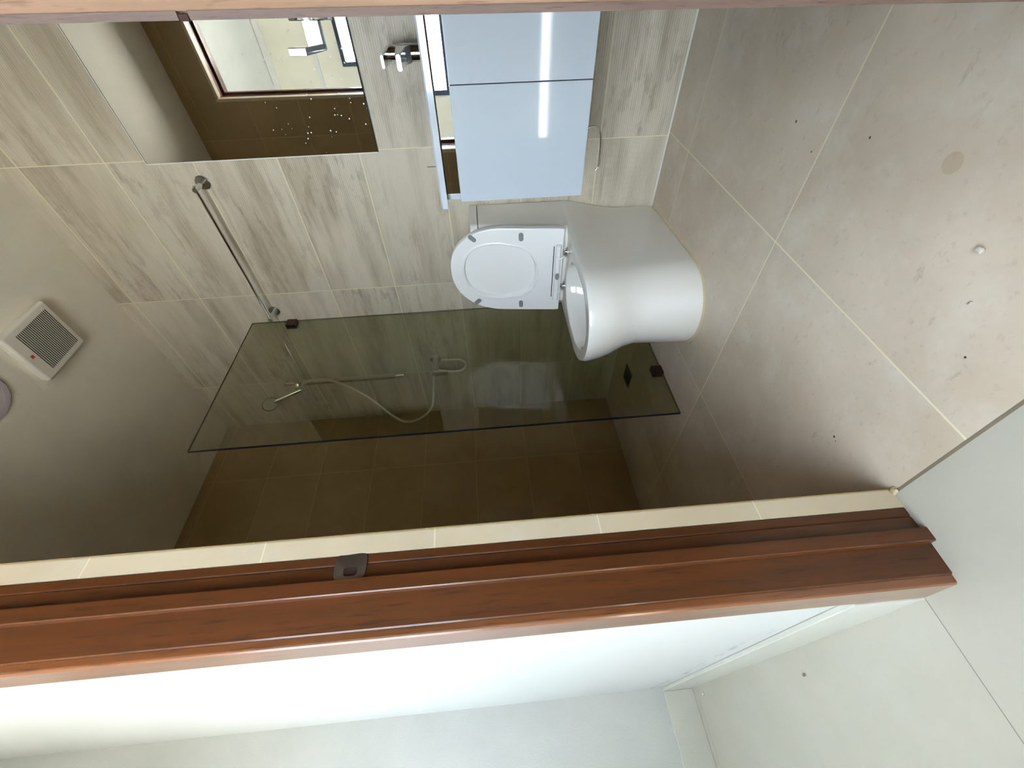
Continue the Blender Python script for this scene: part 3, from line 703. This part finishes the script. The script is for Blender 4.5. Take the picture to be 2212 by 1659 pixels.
o_ = obj('shower_hose', ribbed_hose([(VXc-.020, D-.082, VZ+.010), (-1.715, 1.55, 1.062), (-1.735, 1.46, 1.064), (-1.74, 1.395, 1.078), (-1.742, 1.342, 1.133), (-1.742, 1.332, 1.20), (-1.742, 1.378, 1.272), (-1.742, 1.505, 1.404), (-1.740, 1.590, 1.515), (-1.700, 1.625, 1.625), (-1.690, 1.630, 1.715), (-1.712, 1.630, 1.785), h0], .0072), 'hose', None, 60, origin=(-1.70, 1.5, 1.05))
tag(o_, 'ribbed metal shower hose swinging from mixer up to hand shower', 'hose')
o_ = obj('inlet_hose', ribbed_hose([(VXc+.006, D-.022, VZ-.034), (VXc+.008, D-.023, VZ-.06), (-1.655, D-.028, .965), (-1.655, D-.030, .915), (-1.662, D-.048, .886), (-1.672, D-.068, .882), (-1.682, D-.088, .905), (-1.684, D-.092, .950), (-1.682, D-.086, .995), (VXc-.014, D-.078, VZ-.020)], .0062), 'hose', None, 60, origin=(-1.66, D-.05, .88))
tag(o_, 'short looped metal hose hanging under the shower mixer', 'hose')
# drain
dr = thing('floor_drain', (-1.693, 1.490, 0), 'small dark square floor drain inside the shower', 'drain')
obj('grate', box(B(), -1.743, -1.643, 1.446, 1.536, 0, .0022, .0005), 'drain', dr, None)
bm = B()
for i in range(6): box(bm, -1.733, -1.653, 1.456+i*.0135, 1.461+i*.0135, .0022, .0030)
obj('grate_bars', bm, 'dark', dr, None)

# ------------------------------------------------------------------ paper holder
ph = thing('paper_holder', (-.55, D, .31), 'bent chrome toilet paper hook peeking below the vanity', 'paper holder')
obj('rose', cyl(B(), (-.545, D, .340), (-.545, D-.006, .340), .024, 28, .001), 'chrome', ph)
pts = catmull([(-.545, D-.006, .340), (-.540, D-.030, .340), (-.530, 1.640, .338), (-.518, 1.638, .334), (-.510, 1.638, .318), (-.514, 1.638, .298), (-.530, 1.638, .284), (-.565, 1.638, .278), (-.615, 1.638, .275), (-.642, 1.638, .2745), (-.662, 1.638, .285)], 6)
obj('hook', tube(B(), pts, .0032, 10), 'chrome', ph)

# ------------------------------------------------------------------ ceiling fan and light
fz = H
fan = thing('exhaust_fan', (-1.038, 1.305, H), 'square white plastic exhaust fan with slatted grille on ceiling', 'exhaust fan')
FX0, FX1, FY0, FY1 = -1.147, -.937, 1.198, 1.422
fd = .034
obj('housing', box(B(), FX0+.004, FX1-.004, FY0+.004, FY1-.004, H-.020, H, .004), 'fanplastic', fan, 30)
cov = obj('cover', box(B(), FX0, FX1, FY0, FY1, H-fd, H-.012, .009, 3), 'fanplastic', fan, 40)
sy0, sy1, sx0, sx1 = 1.245, 1.397, -1.121, -.962
for i in range(21):
    y = sy0 + (sy1-sy0)*i/20
    obj('slot', box(B(), sx0, sx1, y-.0016, y+.0016, H-fd-.0006, H-fd+.001), 'dark', cov, None)
bdg = obj('badge', box(B(), -1.050, -1.038, 1.220, 1.232, H-fd-.0008, H-fd+.001), 'red', cov, None); plabel(bdg, 'small red square badge')
lt = thing('ceiling_light', (-1.030, 1.020, H), 'round ceiling light, unlit, beside the exhaust fan', 'ceiling light')
LXc, LYc = -1.038, 1.027
obj('trim_ring', tube(B(), [(LXc, LYc, H), (LXc, LYc, H-.006), (LXc, LYc, H-.010), (LXc, LYc, H-.010), (LXc, LYc, H-.004)], [.088, .087, .080, .062, .060], 48, False), 'trim_light', lt)
obj('diffuser', cyl(B(), (LXc, LYc, H-.008), (LXc, LYc, H-.001), .0615, 40, .001), 'opal', lt)

# ------------------------------------------------------------------ crumbs on the floor
def crumb(name, loc, r, sq, mat, label, cat, seed, grp=None):
    random.seed(seed); bm = B(); bmesh.ops.create_icosphere(bm, subdivisions=2, radius=r)
    for v in bm.verts:
        v.co *= 1+random.uniform(-.28, .28); v.co.x *= sq[0]; v.co.y *= sq[1]; v.co.z = v.co.z*sq[2]
    zmin = min(v.co.z for v in bm.verts)
    for v in bm.verts: v.co.z -= zmin; v.co += Vector(loc)
    tag(obj(name, bm, mat, None, 60, origin=loc), label, cat, grp)
MAT['lump'] = plain('grout_lump', srgb(176, 162, 132), .8)
crumb('plaster_crumb', (-.342, .495, 0), .0048, (1, 1.3, .9), 'pebble', 'larger pale plaster crumb lying on the near floor tile', 'crumb', 1)
crumb('plaster_crumb', (-.406, .452, 0), .0022, (1.6, 1, .7), 'pebble', 'tiny pale crumb on floor tile nearer the hall', 'crumb', 2)
crumb('dry_leaf', (-1.297, .088, 0), .0045, (1.7, .8, .3), 'leaf', 'small brown dry leaf on the pale hall floor', 'leaf', 3)
crumb('white_chip', (-2.05, .115, 0), .006, (1, 1, .4), 'pvc', 'white chip in the hall corner beside the skirting', 'chip', 4)
crumb('grout_lump', (-.728, .306, 0), .0055, (1.5, 1.1, .6), 'lump', 'lump of cream grout where jamb edge meets floor', 'grout lump', 5)

# ------------------------------------------------------------------ outside the hall window
struct('trim_7', box(B(), WX0-.03, WX1+.03, HALL_Y, HALL_Y+.025, WZ0-.050, WZ0-.03, .003), 'pvc', 'white sill below the hall window')
OY = -4.6
gr = obj('paving', box(B(), -9, 9, -12, HALL_Y-.12, -.15, -.05), 'concrete', smooth=None); tag(gr, 'pale paving outside the hall window', None, None, 'structure')
fe = thing('slatted_fence', (0, OY, -.05), 'white slatted fence outside the hall window, mirrored under the counter', 'fence')
for i in range(22):
    z = .05+i*.075
    bm = B(); box(bm, -4.0, 4.0, OY, OY+.02, z, z+.048); o_ = obj('slat', bm, 'pvc', fe, None)
for i in range(9):
    obj('post', box(B(), -4.0+i*1.0-.03, -4.0+i*1.0+.03, OY-.05, OY, -.05, 1.75), 'winframe', fe, None)
